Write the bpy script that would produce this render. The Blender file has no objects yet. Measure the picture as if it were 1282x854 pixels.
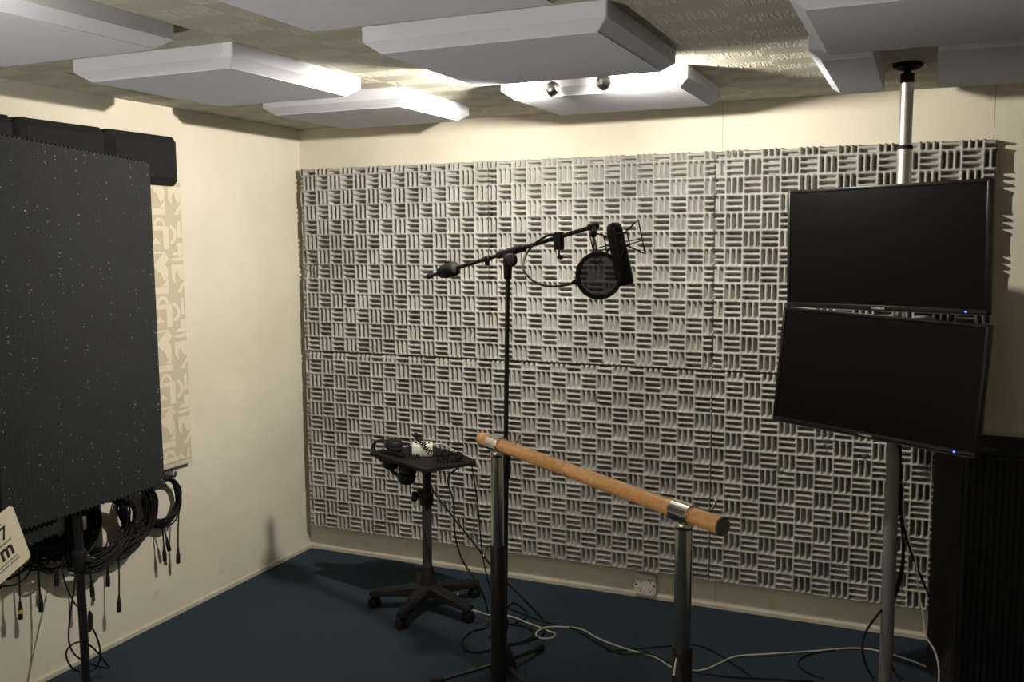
import bpy, bmesh, math, random
import numpy as np
from mathutils import Vector, Matrix
rnd = random.Random(7)
col = bpy.context.scene.collection
PI = math.pi

# ------------------------------------------------------------------ camera model (fitted to the room corner)
F = 1178.355
CAM = Vector((3.1092, -4.2386, 1.7029))
H = 2.3023
YAW, PIT, ROLL = -0.4152, 0.1062, -0.0067
_f = Vector((math.sin(YAW)*math.cos(PIT), math.cos(YAW)*math.cos(PIT), -math.sin(PIT)))
_r = Vector((math.cos(YAW), -math.sin(YAW), 0)); _u = _r.cross(_f)
RGT = math.cos(ROLL)*_r + math.sin(ROLL)*_u
UP = -math.sin(ROLL)*_r + math.cos(ROLL)*_u
FWD = _f
def ray(x, y): return FWD + RGT*((x-641)/F) - UP*((y-427)/F)
def at_z(x, y, z): d = ray(x, y); return CAM + d*((z-CAM.z)/d.z)
def at_y(x, y, Y): d = ray(x, y); return CAM + d*((Y-CAM.y)/d.y)
def at_x(x, y, X): d = ray(x, y); return CAM + d*((X-CAM.x)/d.x)
def at_d(x, y, D): return CAM + ray(x, y)*D

# ------------------------------------------------------------------ materials
M = {}
def nodes(name):
    m = bpy.data.materials.new(name); m.use_nodes = True
    nt = m.node_tree; b = nt.nodes['Principled BSDF']; M[name] = m
    return m, nt, b
def lin(c):
    return tuple((v/12.92 if v <= .04045 else ((v+.055)/1.055)**2.4) for v in c)
def simple(name, rgb, rough=.6, metal=0., noise=0., scale=60., bump=0., spec=.5, sheen=0.):
    m, nt, b = nodes(name)
    b.inputs['Base Color'].default_value = (*rgb, 1); b.inputs['Roughness'].default_value = rough
    b.inputs['Metallic'].default_value = metal; b.inputs['Specular IOR Level'].default_value = spec
    if noise or bump:
        tc = nt.nodes.new('ShaderNodeTexCoord'); n = nt.nodes.new('ShaderNodeTexNoise')
        n.inputs['Scale'].default_value = scale; n.inputs['Detail'].default_value = 4
        nt.links.new(tc.outputs['Object'], n.inputs['Vector'])
        if noise:
            r = nt.nodes.new('ShaderNodeValToRGB')
            r.color_ramp.elements[0].position = .3; r.color_ramp.elements[1].position = .7
            r.color_ramp.elements[0].color = (*[c*(1-noise) for c in rgb], 1)
            r.color_ramp.elements[1].color = (*[min(1, c*(1+noise)) for c in rgb], 1)
            nt.links.new(n.outputs['Fac'], r.inputs['Fac']); nt.links.new(r.outputs['Color'], b.inputs['Base Color'])
        if bump:
            bp = nt.nodes.new('ShaderNodeBump'); bp.inputs['Strength'].default_value = bump; bp.inputs['Distance'].default_value = .004
            nt.links.new(n.outputs['Fac'], bp.inputs['Height']); nt.links.new(bp.outputs['Normal'], b.inputs['Normal'])
    return m
simple('black_metal', (.011, .011, .012), .42, 0, .2, 40, 0, .28)
simple('black_plastic', (.012, .012, .013), .55, 0, .2, 60, .1, .18)
simple('black_rubber', (.009, .009, .010), .65, spec=.15)
simple('cable_black', (.008, .008, .0085), .55, spec=.15)
simple('black_leather', (.013, .013, .014), .5, 0, .3, 120, .3, .2)
simple('charcoal_foam', (.015, .0155, .017), .95, 0, .2, 220, .4, .15)
simple('chrome', (.62, .60, .57), .16, 1.)
simple('brushed_steel', (.62, .61, .58), .32, 1., .06, 90)
simple('grey_paint', (.13, .135, .13), .5, 0, .08, 300, .2)
simple('dark_grey', (.030, .031, .030), .5, 0, .1, 200, .1, .25)
simple('white_plastic', (.62, .60, .52), .45, 0, .05, 30)
simple('cable_grey', (.42, .41, .36), .5)
simple('cable_dim', (.20, .20, .18), .5)
simple('foam_grey', (.34, .334, .315), .95, 0, .16, 9, .25, .1)
simple('panel_grey', (.50, .51, .56), .95, 0, .05, 500, .35, .1)
simple('silver_plug', (.45, .44, .42), .35, 1.)
simple('yellow_tape', (.55, .36, .04), .6)
simple('dark_hole', (.006, .006, .006), .8)
simple('print_ink', (.02, .018, .016), .7)
simple('print_faint', (.12, .11, .09), .7)
simple('print_yellow', (.75, .62, .08), .7)
simple('paper', (.72, .66, .52), .8, 0, .04, 30)
simple('logo_grey', (.30, .30, .30), .5)
simple('red_wood', (.22, .055, .025), .5, 0, .3, 20)
simple('hook_grey', (.075, .08, .078), .5)
simple('tv_bezel', (.005, .005, .0055), .35, spec=.2)
simple('tv_edge', (.05, .05, .052), .18)
simple('tv_screen', (.003, .003, .0035), .34, 0, 0, 60, 0, .07)
simple('trim_paint', (.46, .43, .35), .6, 0, .08, 20)
simple('card_silver', (.5, .5, .5), .3, 1.)

def wall_mat():
    m, nt, b = nodes('wall_paint')
    L = nt.links; tc = nt.nodes.new('ShaderNodeTexCoord')
    n = nt.nodes.new('ShaderNodeTexNoise'); n.inputs['Scale'].default_value = 150; n.inputs['Detail'].default_value = 5
    big = nt.nodes.new('ShaderNodeTexNoise'); big.inputs['Scale'].default_value = 2.2; big.inputs['Detail'].default_value = 6
    L.new(tc.outputs['Object'], n.inputs['Vector']); L.new(tc.outputs['Object'], big.inputs['Vector'])
    r = nt.nodes.new('ShaderNodeValToRGB')
    r.color_ramp.elements[0].position = .25; r.color_ramp.elements[0].color = (.55, .515, .43, 1)
    r.color_ramp.elements[1].position = .62; r.color_ramp.elements[1].color = (.63, .595, .505, 1)
    L.new(big.outputs['Fac'], r.inputs['Fac'])
    # two vertical board seams on the back wall
    sx = nt.nodes.new('ShaderNodeSeparateXYZ'); L.new(tc.outputs['Object'], sx.inputs[0])
    prev = r.outputs['Color']
    for X in (2.262, 3.331):
        c = nt.nodes.new('ShaderNodeMath'); c.operation = 'COMPARE'; c.inputs[1].default_value = X; c.inputs[2].default_value = .0016
        L.new(sx.outputs['X'], c.inputs[0])
        mx = nt.nodes.new('ShaderNodeMix'); mx.data_type = 'RGBA'
        mx.inputs[7].default_value = (.36, .31, .23, 1)
        L.new(c.outputs[0], mx.inputs[0]); L.new(prev, mx.inputs[6]); prev = mx.outputs[2]
    # scuffed paint patches low on the wall
    sc = nt.nodes.new('ShaderNodeTexNoise'); sc.inputs['Scale'].default_value = 9; sc.inputs['Detail'].default_value = 7
    L.new(tc.outputs['Object'], sc.inputs['Vector'])
    rr = nt.nodes.new('ShaderNodeValToRGB'); rr.color_ramp.elements[0].position = .60; rr.color_ramp.elements[1].position = .68
    rr.color_ramp.elements[0].color = (0, 0, 0, 1); rr.color_ramp.elements[1].color = (1, 1, 1, 1)
    L.new(sc.outputs['Fac'], rr.inputs['Fac'])
    lt = nt.nodes.new('ShaderNodeMath'); lt.operation = 'LESS_THAN'; lt.inputs[1].default_value = .16; L.new(sx.outputs['Z'], lt.inputs[0])
    mu = nt.nodes.new('ShaderNodeMath'); mu.operation = 'MULTIPLY'; L.new(rr.outputs['Color'], mu.inputs[0]); L.new(lt.outputs[0], mu.inputs[1])
    m3 = nt.nodes.new('ShaderNodeMath'); m3.operation = 'MULTIPLY'; m3.inputs[1].default_value = .35; L.new(mu.outputs[0], m3.inputs[0])
    mx = nt.nodes.new('ShaderNodeMix'); mx.data_type = 'RGBA'; mx.inputs[7].default_value = (.42, .35, .22, 1)
    L.new(m3.outputs[0], mx.inputs[0]); L.new(prev, mx.inputs[6])
    L.new(mx.outputs[2], b.inputs['Base Color'])
    bp = nt.nodes.new('ShaderNodeBump'); bp.inputs['Strength'].default_value = .35; bp.inputs['Distance'].default_value = .003
    L.new(n.outputs['Fac'], bp.inputs['Height']); L.new(bp.outputs['Normal'], b.inputs['Normal'])
    b.inputs['Roughness'].default_value = .85; b.inputs['Specular IOR Level'].default_value = .2
wall_mat()

def carpet_mat():
    m, nt, b = nodes('carpet')
    L = nt.links; tc = nt.nodes.new('ShaderNodeTexCoord')
    n = nt.nodes.new('ShaderNodeTexNoise'); n.inputs['Scale'].default_value = 420; n.inputs['Detail'].default_value = 3
    n2 = nt.nodes.new('ShaderNodeTexNoise'); n2.inputs['Scale'].default_value = 3; n2.inputs['Detail'].default_value = 5
    L.new(tc.outputs['Object'], n.inputs['Vector']); L.new(tc.outputs['Object'], n2.inputs['Vector'])
    a = nt.nodes.new('ShaderNodeMath'); a.operation = 'MULTIPLY_ADD'; a.inputs[1].default_value = .35; L.new(n2.outputs['Fac'], a.inputs[0]); 
    sc = nt.nodes.new('ShaderNodeMath'); sc.operation = 'MULTIPLY'; sc.inputs[1].default_value = .65; L.new(n.outputs['Fac'], sc.inputs[0]); L.new(sc.outputs[0], a.inputs[2])
    r = nt.nodes.new('ShaderNodeValToRGB')
    r.color_ramp.elements[0].position = .3; r.color_ramp.elements[0].color = (.020, .031, .045, 1)
    r.color_ramp.elements[1].position = .7; r.color_ramp.elements[1].color = (.036, .052, .070, 1)
    L.new(a.outputs[0], r.inputs['Fac']); L.new(r.outputs['Color'], b.inputs['Base Color'])
    bp = nt.nodes.new('ShaderNodeBump'); bp.inputs['Strength'].default_value = .6; bp.inputs['Distance'].default_value = .004
    L.new(n.outputs['Fac'], bp.inputs['Height']); L.new(bp.outputs['Normal'], b.inputs['Normal'])
    b.inputs['Roughness'].default_value = 1; b.inputs['Specular IOR Level'].default_value = .1
carpet_mat()

def ceiling_mat():
    # woven relief wallpaper: brick-shaped patches of short raised ribs between smooth patches
    m, nt, b = nodes('ceiling_relief')
    L = nt.links; tc = nt.nodes.new('ShaderNodeTexCoord')
    br = nt.nodes.new('ShaderNodeMapping'); br.inputs['Scale'].default_value = (1/.20, 1/.10, 1)
    L.new(tc.outputs['Object'], br.inputs['Vector'])
    ck = nt.nodes.new('ShaderNodeTexChecker'); ck.inputs['Scale'].default_value = 1.0
    L.new(br.outputs['Vector'], ck.inputs['Vector'])
    mp = nt.nodes.new('ShaderNodeMapping'); mp.inputs['Scale'].default_value = (70, 9, 1)
    L.new(tc.outputs['Object'], mp.inputs['Vector'])
    n = nt.nodes.new('ShaderNodeTexNoise'); n.inputs['Scale'].default_value = 1.6; n.inputs['Detail'].default_value = 3; n.inputs['Distortion'].default_value = .8
    L.new(mp.outputs['Vector'], n.inputs['Vector'])
    n2 = nt.nodes.new('ShaderNodeTexNoise'); n2.inputs['Scale'].default_value = 140; L.new(tc.outputs['Object'], n2.inputs['Vector'])
    mu = nt.nodes.new('ShaderNodeMath'); mu.operation = 'MULTIPLY'; L.new(ck.outputs['Fac'], mu.inputs[0]); L.new(n.outputs['Fac'], mu.inputs[1])
    ad = nt.nodes.new('ShaderNodeMath'); ad.operation = 'MULTIPLY_ADD'; ad.inputs[1].default_value = .12; L.new(n2.outputs['Fac'], ad.inputs[0]); L.new(mu.outputs[0], ad.inputs[2])
    bp = nt.nodes.new('ShaderNodeBump'); bp.inputs['Strength'].default_value = .9; bp.inputs['Distance'].default_value = .012
    L.new(ad.outputs[0], bp.inputs['Height']); L.new(bp.outputs['Normal'], b.inputs['Normal'])
    mx = nt.nodes.new('ShaderNodeMix'); mx.data_type = 'RGBA'
    mx.inputs[6].default_value = (.33, .315, .255, 1); mx.inputs[7].default_value = (.42, .40, .33, 1)
    L.new(ck.outputs['Fac'], mx.inputs[0]); L.new(mx.outputs[2], b.inputs['Base Color'])
    b.inputs['Roughness'].default_value = .8; b.inputs['Specular IOR Level'].default_value = .25
ceiling_mat()

def wood_mat():
    m, nt, b = nodes('beech_wood')
    L = nt.links; tc = nt.nodes.new('ShaderNodeTexCoord')
    mp = nt.nodes.new('ShaderNodeMapping'); mp.inputs['Scale'].default_value = (3, 60, 60); L.new(tc.outputs['Object'], mp.inputs['Vector'])
    n = nt.nodes.new('ShaderNodeTexNoise'); n.inputs['Scale'].default_value = 2; n.inputs['Detail'].default_value = 6; L.new(mp.outputs['Vector'], n.inputs['Vector'])
    r = nt.nodes.new('ShaderNodeValToRGB')
    r.color_ramp.elements[0].position = .3; r.color_ramp.elements[0].color = (.68, .34, .135, 1)
    r.color_ramp.elements[1].position = .7; r.color_ramp.elements[1].color = (.88, .49, .215, 1)
    L.new(n.outputs['Fac'], r.inputs['Fac']); L.new(r.outputs['Color'], b.inputs['Base Color'])
    b.inputs['Roughness'].default_value = .32
wood_mat()

def speckle_mat():
    m, nt, b = nodes('speckled_mat')
    L = nt.links; tc = nt.nodes.new('ShaderNodeTexCoord')
    v = nt.nodes.new('ShaderNodeTexVoronoi'); v.inputs['Scale'].default_value = 120; L.new(tc.outputs['Object'], v.inputs['Vector'])
    lt = nt.nodes.new('ShaderNodeMath'); lt.operation = 'LESS_THAN'; lt.inputs[1].default_value = .16; L.new(v.outputs['Distance'], lt.inputs[0])
    sp = nt.nodes.new('ShaderNodeSeparateColor'); L.new(v.outputs['Color'], sp.inputs[0])
    g = nt.nodes.new('ShaderNodeMath'); g.operation = 'GREATER_THAN'; g.inputs[1].default_value = .93; L.new(sp.outputs[0], g.inputs[0])
    mu = nt.nodes.new('ShaderNodeMath'); mu.operation = 'MULTIPLY'; L.new(lt.outputs[0], mu.inputs[0]); L.new(g.outputs[0], mu.inputs[1])
    mx = nt.nodes.new('ShaderNodeMix'); mx.data_type = 'RGBA'
    n = nt.nodes.new('ShaderNodeTexNoise'); n.inputs['Scale'].default_value = 260; L.new(tc.outputs['Object'], n.inputs['Vector'])
    r = nt.nodes.new('ShaderNodeValToRGB')
    r.color_ramp.elements[0].position = .35; r.color_ramp.elements[0].color = (.010, .0112, .012, 1)
    r.color_ramp.elements[1].position = .7; r.color_ramp.elements[1].color = (.0235, .0258, .028, 1)
    L.new(n.outputs['Fac'], r.inputs['Fac']); L.new(r.outputs['Color'], mx.inputs[6])
    mx.inputs[7].default_value = (.75, .74, .7, 1)
    L.new(mu.outputs[0], mx.inputs[0]); L.new(mx.outputs[2], b.inputs['Base Color'])
    bp = nt.nodes.new('ShaderNodeBump'); bp.inputs['Strength'].default_value = .3; bp.inputs['Distance'].default_value = .002
    L.new(n.outputs['Fac'], bp.inputs['Height']); L.new(bp.outputs['Normal'], b.inputs['Normal'])
    b.inputs['Roughness'].default_value = .8; b.inputs['Specular IOR Level'].default_value = .25
speckle_mat()
simple('sheet_ground', (.45, .405, .305), .9, 0, .04, 200, .1)
simple('sheet_print', (.60, .545, .425), .9, 0, .04, 200, .1)

def emit(name, rgb, s):
    m, nt, b = nodes(name)
    b.inputs['Base Color'].default_value = (*rgb, 1)
    b.inputs['Emission Color'].default_value = (*rgb, 1); b.inputs['Emission Strength'].default_value = s
emit('bulb_glow', (1, .86, .64), 60)
emit('led_blue', (.015, .06, 1), 9)
def gauze_mat():
    m, nt, b = nodes('gauze')
    b.inputs['Base Color'].default_value = (.02, .02, .021, 1); b.inputs['Roughness'].default_value = .8
    b.inputs['Alpha'].default_value = .74
gauze_mat()

# ------------------------------------------------------------------ mesh helpers
def basis(d):
    d = Vector(d).normalized()
    a = Vector((0, 0, 1)) if abs(d.z) < .9 else Vector((1, 0, 0))
    x = a.cross(d).normalized(); return x, d.cross(x), d
def smooth_path(pts, n=6, closed=False):
    P = [Vector(p) for p in pts]; out = []
    N = len(P)
    segs = N if closed else N-1
    for i in range(segs):
        if closed: p0, p1, p2, p3 = P[i-1], P[i], P[(i+1) % N], P[(i+2) % N]
        else: p0, p1, p2, p3 = P[max(i-1, 0)], P[i], P[i+1], P[min(i+2, N-1)]
        for k in range(n):
            t = k/n
            out.append(.5*((2*p1)+(p2-p0)*t+(2*p0-5*p1+4*p2-p3)*t*t+(3*p1-p0-3*p2+p3)*t**3))
    if not closed: out.append(P[-1])
    return out
def world(q):
    return (world(q.parent) @ q.matrix_parent_inverse if q.parent else Matrix.Identity(4)) @ q.matrix_basis
class MB:
    def __init__(s): s.bm = bmesh.new()
    def ring_sweep(s, rings, closed=False, cap=True):
        bm = s.bm; V = [[bm.verts.new(p) for p in r] for r in rings]; n = len(V[0]); m = len(V)
        for i in range(m if closed else m-1):
            a, b = V[i], V[(i+1) % m]
            for j in range(n):
                try: bm.faces.new((a[j], a[(j+1) % n], b[(j+1) % n], b[j]))
                except ValueError: pass
        if cap and not closed:
            bm.faces.new(V[0][::-1]); bm.faces.new(V[-1])
        return s
    def tube(s, pts, r, n=8, closed=False, cap=True):
        P = [Vector(p) for p in pts]; N = len(P); rings = []
        rr = r if isinstance(r, (list, tuple)) else [r]*N
        x = None
        for i, p in enumerate(P):
            if closed: t = P[(i+1) % N]-P[i-1]
            else: t = P[min(i+1, N-1)]-P[max(i-1, 0)]
            if t.length < 1e-9: t = Vector((0, 0, 1))
            t.normalize()
            if x is None: x = basis(t)[0]
            x = (x - t*x.dot(t)); 
            if x.length < 1e-6: x = basis(t)[0]
            x.normalize(); y = t.cross(x)
            rings.append([p+(x*math.cos(2*PI*j/n)+y*math.sin(2*PI*j/n))*rr[i] for j in range(n)])
        return s.ring_sweep(rings, closed, cap)
    def cyl(s, a, b, r, r2=None, n=20, bev=0.):
        a, b = Vector(a), Vector(b); r2 = r if r2 is None else r2
        if bev:
            d = (b-a).normalized()
            return s.tube([a, a+d*bev*.3, a+d*bev, b-d*bev, b-d*bev*.3, b], [r-bev, r-bev*.3, r, r2, r2-bev*.3, r2-bev], n)
        return s.tube([a, b], [r, r2], n)
    def lathe(s, prof, o=(0, 0, 0), axis=(0, 0, 1), n=24, cap=True):
        x, y, z = basis(axis); o = Vector(o)
        return s.ring_sweep([[o+z*h+(x*math.cos(2*PI*j/n)+y*math.sin(2*PI*j/n))*max(r, 1e-5) for j in range(n)] for r, h in prof], cap=cap)
    def box(s, c, d, rot=None, bev=0.):
        t = bmesh.new(); bmesh.ops.create_cube(t, size=1)
        for v in t.verts: v.co = Vector((v.co.x*d[0], v.co.y*d[1], v.co.z*d[2]))
        if bev: bmesh.ops.bevel(t, geom=list(t.edges), offset=bev, segments=2, affect='EDGES', profile=.5)
        m = (Matrix.Translation(Vector(c)) @ (rot.to_4x4() if rot else Matrix.Identity(4)))
        t.transform(m); s.merge(t); return s
    def merge(s, t):
        me = bpy.data.meshes.new('t'); t.to_mesh(me); t.free(); s.bm.from_mesh(me); bpy.data.meshes.remove(me)
    def sphere(s, c, r, n=16, sc=(1, 1, 1), rot=None):
        t = bmesh.new(); bmesh.ops.create_uvsphere(t, u_segments=n, v_segments=n//2+2, radius=r)
        for v in t.verts: v.co = Vector((v.co.x*sc[0], v.co.y*sc[1], v.co.z*sc[2]))
        t.transform(Matrix.Translation(Vector(c)) @ (rot.to_4x4() if rot else Matrix.Identity(4))); s.merge(t); return s
    def torus(s, c, R, r, axis=(0, 0, 1), n=40, m=8, sq=1.):
        x, y, z = basis(axis); c = Vector(c)
        return s.tube([c+(x*math.cos(2*PI*i/n)+y*math.sin(2*PI*i/n)*sq)*R for i in range(n)], r, m, closed=True)
    def prism(s, poly, h, mat=None):
        """poly: list of (x,y); extruded along +z by h, then transformed by mat"""
        t = bmesh.new()
        a = [t.verts.new((p[0], p[1], 0)) for p in poly]; b = [t.verts.new((p[0], p[1], h)) for p in poly]
        t.faces.new(a[::-1]); t.faces.new(b)
        for i in range(len(a)): t.faces.new((a[i], a[(i+1) % len(a)], b[(i+1) % len(a)], b[i]))
        if mat: t.transform(mat)
        s.merge(t); return s
    def build(s, name, mat, parent=None, smooth=True, angle=35):
        bmesh.ops.recalc_face_normals(s.bm, faces=list(s.bm.faces))
        me = bpy.data.meshes.new(name); s.bm.to_mesh(me); s.bm.free()
        if smooth:
            me.polygons.foreach_set('use_smooth', [True]*len(me.polygons))
            try: me.set_sharp_from_angle(angle=math.radians(angle))
            except Exception: pass
        me.materials.append(M[mat]); o = bpy.data.objects.new(name, me); col.objects.link(o)
        if parent:
            o.parent = parent
            o.matrix_parent_inverse = world(parent).inverted()
        else:                               # own origin at the bottom centre of the mesh
            if me.vertices:
                co = np.empty(len(me.vertices)*3); me.vertices.foreach_get('co', co); co = co.reshape(-1, 3)
                c = Vector(((co[:, 0].min()+co[:, 0].max())/2, (co[:, 1].min()+co[:, 1].max())/2, co[:, 2].min()))
                me.transform(Matrix.Translation(-c)); o.location = c
        return o
def tag(o, label=None, cat=None, group=None, kind=None):
    if label: o['label'] = label
    if cat: o['category'] = cat
    if group: o['group'] = group
    if kind: o['kind'] = kind
    return o
def thing(name, loc, label, cat, group=None):
    o = bpy.data.objects.new(name, None); o.empty_display_size = .05; o.location = loc; col.objects.link(o)
    return tag(o, label, cat, group)
def rotz(a): return Matrix.Rotation(a, 3, 'Z')
def text_mesh(body, size, mat, m4, name, parent, bold=0.):
    cu = bpy.data.curves.new(name, 'FONT'); cu.body = body; cu.size = size; cu.extrude = .0004; cu.offset = bold
    t = bpy.data.objects.new(name+'_tmp', cu); col.objects.link(t)
    me = bpy.data.meshes.new_from_object(t.evaluated_get(bpy.context.evaluated_depsgraph_get()))
    bpy.data.objects.remove(t); bpy.data.curves.remove(cu)
    me.name = name; me.transform(m4); b = bmesh.new(); b.from_mesh(me); bpy.data.meshes.remove(me)
    mb = MB(); mb.bm.free(); mb.bm = b
    return mb.build(name, mat, parent, smooth=False)

# ------------------------------------------------------------------ the room
XR, YF = 4.7, -5.6
def struct(name, mb, mat, **k): return tag(mb.build(name, mat, smooth=False, **k), kind='structure')
def flat(name, c, d, mat):
    o = struct(name, MB().box(c, d), mat)
    o.data.transform(Matrix.Translation(o.location)); o.location = (0, 0, 0)     # keep world = object coords for the material
    return o
flat('floor', ((XR)/2, YF/2, -.05), (XR+.2, -YF+.2, .1), 'carpet')
flat('ceiling', (XR/2, YF/2, H+.05), (XR+.2, -YF+.2, .1), 'ceiling_relief')
flat('wall_back', (XR/2, .05, H/2), (XR+.2, .1, H), 'wall_paint')
flat('wall_left', (-.05, YF/2, H/2), (.1, -YF, H), 'wall_paint')
flat('wall_right', (XR+.05, YF/2, H/2), (.1, -YF, H), 'wall_paint')
flat('wall_front', (XR/2, YF-.05, H/2), (XR+.2, .1, H), 'wall_paint')
def skirting(name, a, b, nrm):
    a, b = Vector(a), Vector(b); d = (b-a).normalized(); n = Vector(nrm)
    prof = [(0, 0), (.011, 0), (.011, .016), (.007, .022), (0, .024)]
    struct(name, MB().ring_sweep([[p+n*u+Vector((0, 0, v)) for u, v in prof] for p in (a, b)]), 'trim_paint')
skirting('baseboard_back', (0, 0, 0), (XR, 0, 0), (0, -1, 0))
skirting('baseboard_left', (0, YF, 0), (0, 0, 0), (1, 0, 0))

# ------------------------------------------------------------------ waffle foam on the back wall
CELL = .0772; NS = 24
def foam_panel(name, x0, x1, z0, z1, phx, phz, flip, label, scar=None, seed=0, yb=.0):
    w, h = x1-x0, z1-z0
    nx = int(round(w/CELL*NS)); nz = int(round(h/CELL*NS))
    xs = np.linspace(0, w, nx+1); zs = np.linspace(0, h, nz+1)
    X, Z = np.meshgrid(xs, zs)                       # Z measured from the top downwards
    U = X/CELL+phx; V = Z/CELL+phz
    ci, ri = np.floor(U), np.floor(V); u, v = U-ci, V-ri
    Hc = ((ci+ri+flip) % 2) == 1                     # cells with horizontal ridges
    a = np.where(Hc, v, u); e = np.where(Hc, u, v)
    s = np.clip((.5-.5*np.cos(6*PI*a)-.20)/.52, 0, 1); s = s*s*(3-2*s)
    d = np.minimum(e, 1-e); t = np.clip((d-.02)/.17, 0, 1); cap = t*t*(3-2*t)
    rs = np.random.RandomState(seed)
    kx, kz = int(U.max())+2, int(V.max())+2
    jit = 1+.14*(rs.rand(kz, kx)-.5)
    hgt = .068-.050*s*cap*jit[ri.astype(int), ci.astype(int)]
    hgt += .0022*np.sin(X*9+seed)*np.sin(Z*7+seed*2)
    if scar:
        for sx, sz, sr in scar:
            g = np.exp(-(((X-sx)**2+(Z-sz)**2)/sr**2))
            hgt -= g*.03*rs.rand(*X.shape)
    hgt = np.maximum(hgt, .012)
    bd = np.minimum(np.minimum(X, w-X), np.minimum(Z, h-Z)); hgt -= .010*np.clip(1-bd/.010, 0, 1)**2
    front = np.stack([X-w/2, -hgt-yb, h-Z], -1).reshape(-1, 3)
    back = front.copy(); back[:, 1] = -.0005
    n1 = nx+1
    idx = np.arange(n1*(nz+1)).reshape(nz+1, n1)
    q = np.stack([idx[:-1, :-1], idx[1:, :-1], idx[1:, 1:], idx[:-1, 1:]], -1).reshape(-1, 4)
    loop = np.concatenate([idx[0, :], idx[1:, -1], idx[-1, -2::-1], idx[-2:0:-1, 0]])
    nb = len(front); bverts = back[loop]; m = len(loop); bi = nb+np.arange(m)
    sk = np.stack([loop, np.roll(loop, -1), np.roll(bi, -1), bi], -1)
    faces = np.concatenate([q, sk]); verts = np.concatenate([front, bverts])
    me = bpy.data.meshes.new(name)
    me.vertices.add(len(verts)); me.vertices.foreach_set('co', verts.ravel())
    me.loops.add(faces.size); me.loops.foreach_set('vertex_index', faces.ravel().astype(np.int32))
    me.polygons.add(len(faces)); me.polygons.foreach_set('loop_start', np.arange(0, faces.size, 4, dtype=np.int32))
    me.polygons.foreach_set('use_smooth', np.r_[np.ones(len(q), bool), np.zeros(m, bool)])
    me.update(calc_edges=True); me.validate()
    me.materials.append(M['foam_grey'])
    o = bpy.data.objects.new(name, me); col.objects.link(o); o.location = ((x0+x1)/2, 0, z0)
    return tag(o, label, 'acoustic foam panel', 'waffle foam panels on the back wall')
FX = [.043, 1.143, 1.146, 2.243, 2.246, 3.343]; FZ = [.148, 1.115, 1.121, 2.088]
foam_panel('foam_panel', FX[0], FX[1], FZ[2], FZ[3], .65, .5, 0, 'grey waffle foam panel, upper row, in the room corner, with a torn left edge', [(.035, .46, .03), (.07, .50, .028), (.06, .56, .025), (.03, .53, .03), (1.0, .83, .02)], 1)
foam_panel('foam_panel', FX[2], FX[3], FZ[2], FZ[3], .35, .5, 0, 'grey waffle foam panel of the upper row behind the microphone and pop filter', None, 2)
foam_panel('foam_panel', FX[4], FX[5], FZ[2], FZ[3], .40, .5, 1, 'grey waffle foam panel of the upper row behind the upper television', None, 3)
foam_panel('foam_panel', FX[0], FX[1], FZ[0], FZ[1], .60, .5, 1, 'grey waffle foam panel of the lower row behind the rolling tray stand', [(.33, .72, .02), (.9, .33, .02)], 4)
foam_panel('foam_panel', FX[2], FX[3], FZ[0], FZ[1], .78, .5, 1, 'grey waffle foam panel of the lower row behind the wooden barre rail', [(.55, .17, .02), (.6, .6, .02)], 5)
foam_panel('foam_panel', FX[4], FX[5], FZ[0], FZ[1], .20, .5, 1, 'grey waffle foam panel of the lower row behind the lower television and grey pole', [(.3, .42, .02), (.5, .3, .03), (.65, .35, .03)], 6)

# ------------------------------------------------------------------ bevelled panels
def slab(name, mat, c, ux, uy, nrm, fx, fy, t, inset=.036, edge=.6, open_sides=(), cr=.004):
    """bevelled absorber: back on the surface at c, face fx x fy at distance t along nrm; sides straight for edge*t, then chamfered"""
    c, ux, uy, nrm = Vector(c), Vector(ux), Vector(uy), Vector(nrm)
    def ring(k, d, r):
        i = inset if k else 0
        x0, x1, y0, y1 = -fx/2-i, fx/2+i, -fy/2-i, fy/2+i
        if 'x1' in open_sides: x1 = fx/2
        if 'x0' in open_sides: x0 = -fx/2
        pts = []
        for (x, y, sx, sy) in ((x0, y0, 1, 1), (x1, y0, -1, 1), (x1, y1, -1, -1), (x0, y1, 1, -1)):
            e = [(x+sx*r, y), (x, y+sy*r)]
            if (sx, sy) in ((1, 1), (-1, -1)): e = e[::-1]
            pts += e
        return [c+ux*a+uy*b+nrm*d for a, b in pts]
    e = edge*t
    return MB().ring_sweep([ring(1, .0, cr), ring(1, e, cr), ring(0, t-.002, .003), ring(0, t, .006)]).build(name, mat, smooth=False)
CG = 'grey absorbers on the ceiling'
def cpanel(x0, x1, y0, y1, label, **k):
    o = slab('ceiling_absorber', 'panel_grey', ((x0+x1)/2, (y0+y1)/2, H-.0005), (1, 0, 0), (0, 1, 0), (0, 0, -1), x1-x0, y1-y0, .0695, **k)
    tag(o, label, 'ceiling absorber panel', CG)
cpanel(.545, 1.147, -2.86, -2.20, 'grey ceiling absorber panel in the upper left corner, its long edge brightly lit')
cpanel(.555, 1.140, -1.885, -1.25, 'grey ceiling absorber panel above the tall black speckled screen, second from the corner')
cpanel(.575, 1.178, -.945, -.43, 'grey ceiling absorber panel nearest the room corner')
cpanel(1.66, 2.315, -2.86, -2.195, 'grey ceiling absorber panel at the top frame edge, before the large middle one')
cpanel(1.665, 2.315, -1.88, -1.245, 'large grey ceiling absorber panel in the middle, hiding the stems of the two spotlights')
cpanel(1.655, 2.293, -.915, -.41, 'ceiling absorber panel brightly lit by the two spotlights beside it')
cpanel(2.825, 3.46, -1.89, -1.305, 'grey ceiling absorber panel at the upper right, in front of the pole')
cpanel(2.795, 2.942, -1.22, -.49, 'narrow strip of ceiling absorber left of the pole top', open_sides=('x1',))
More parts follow.
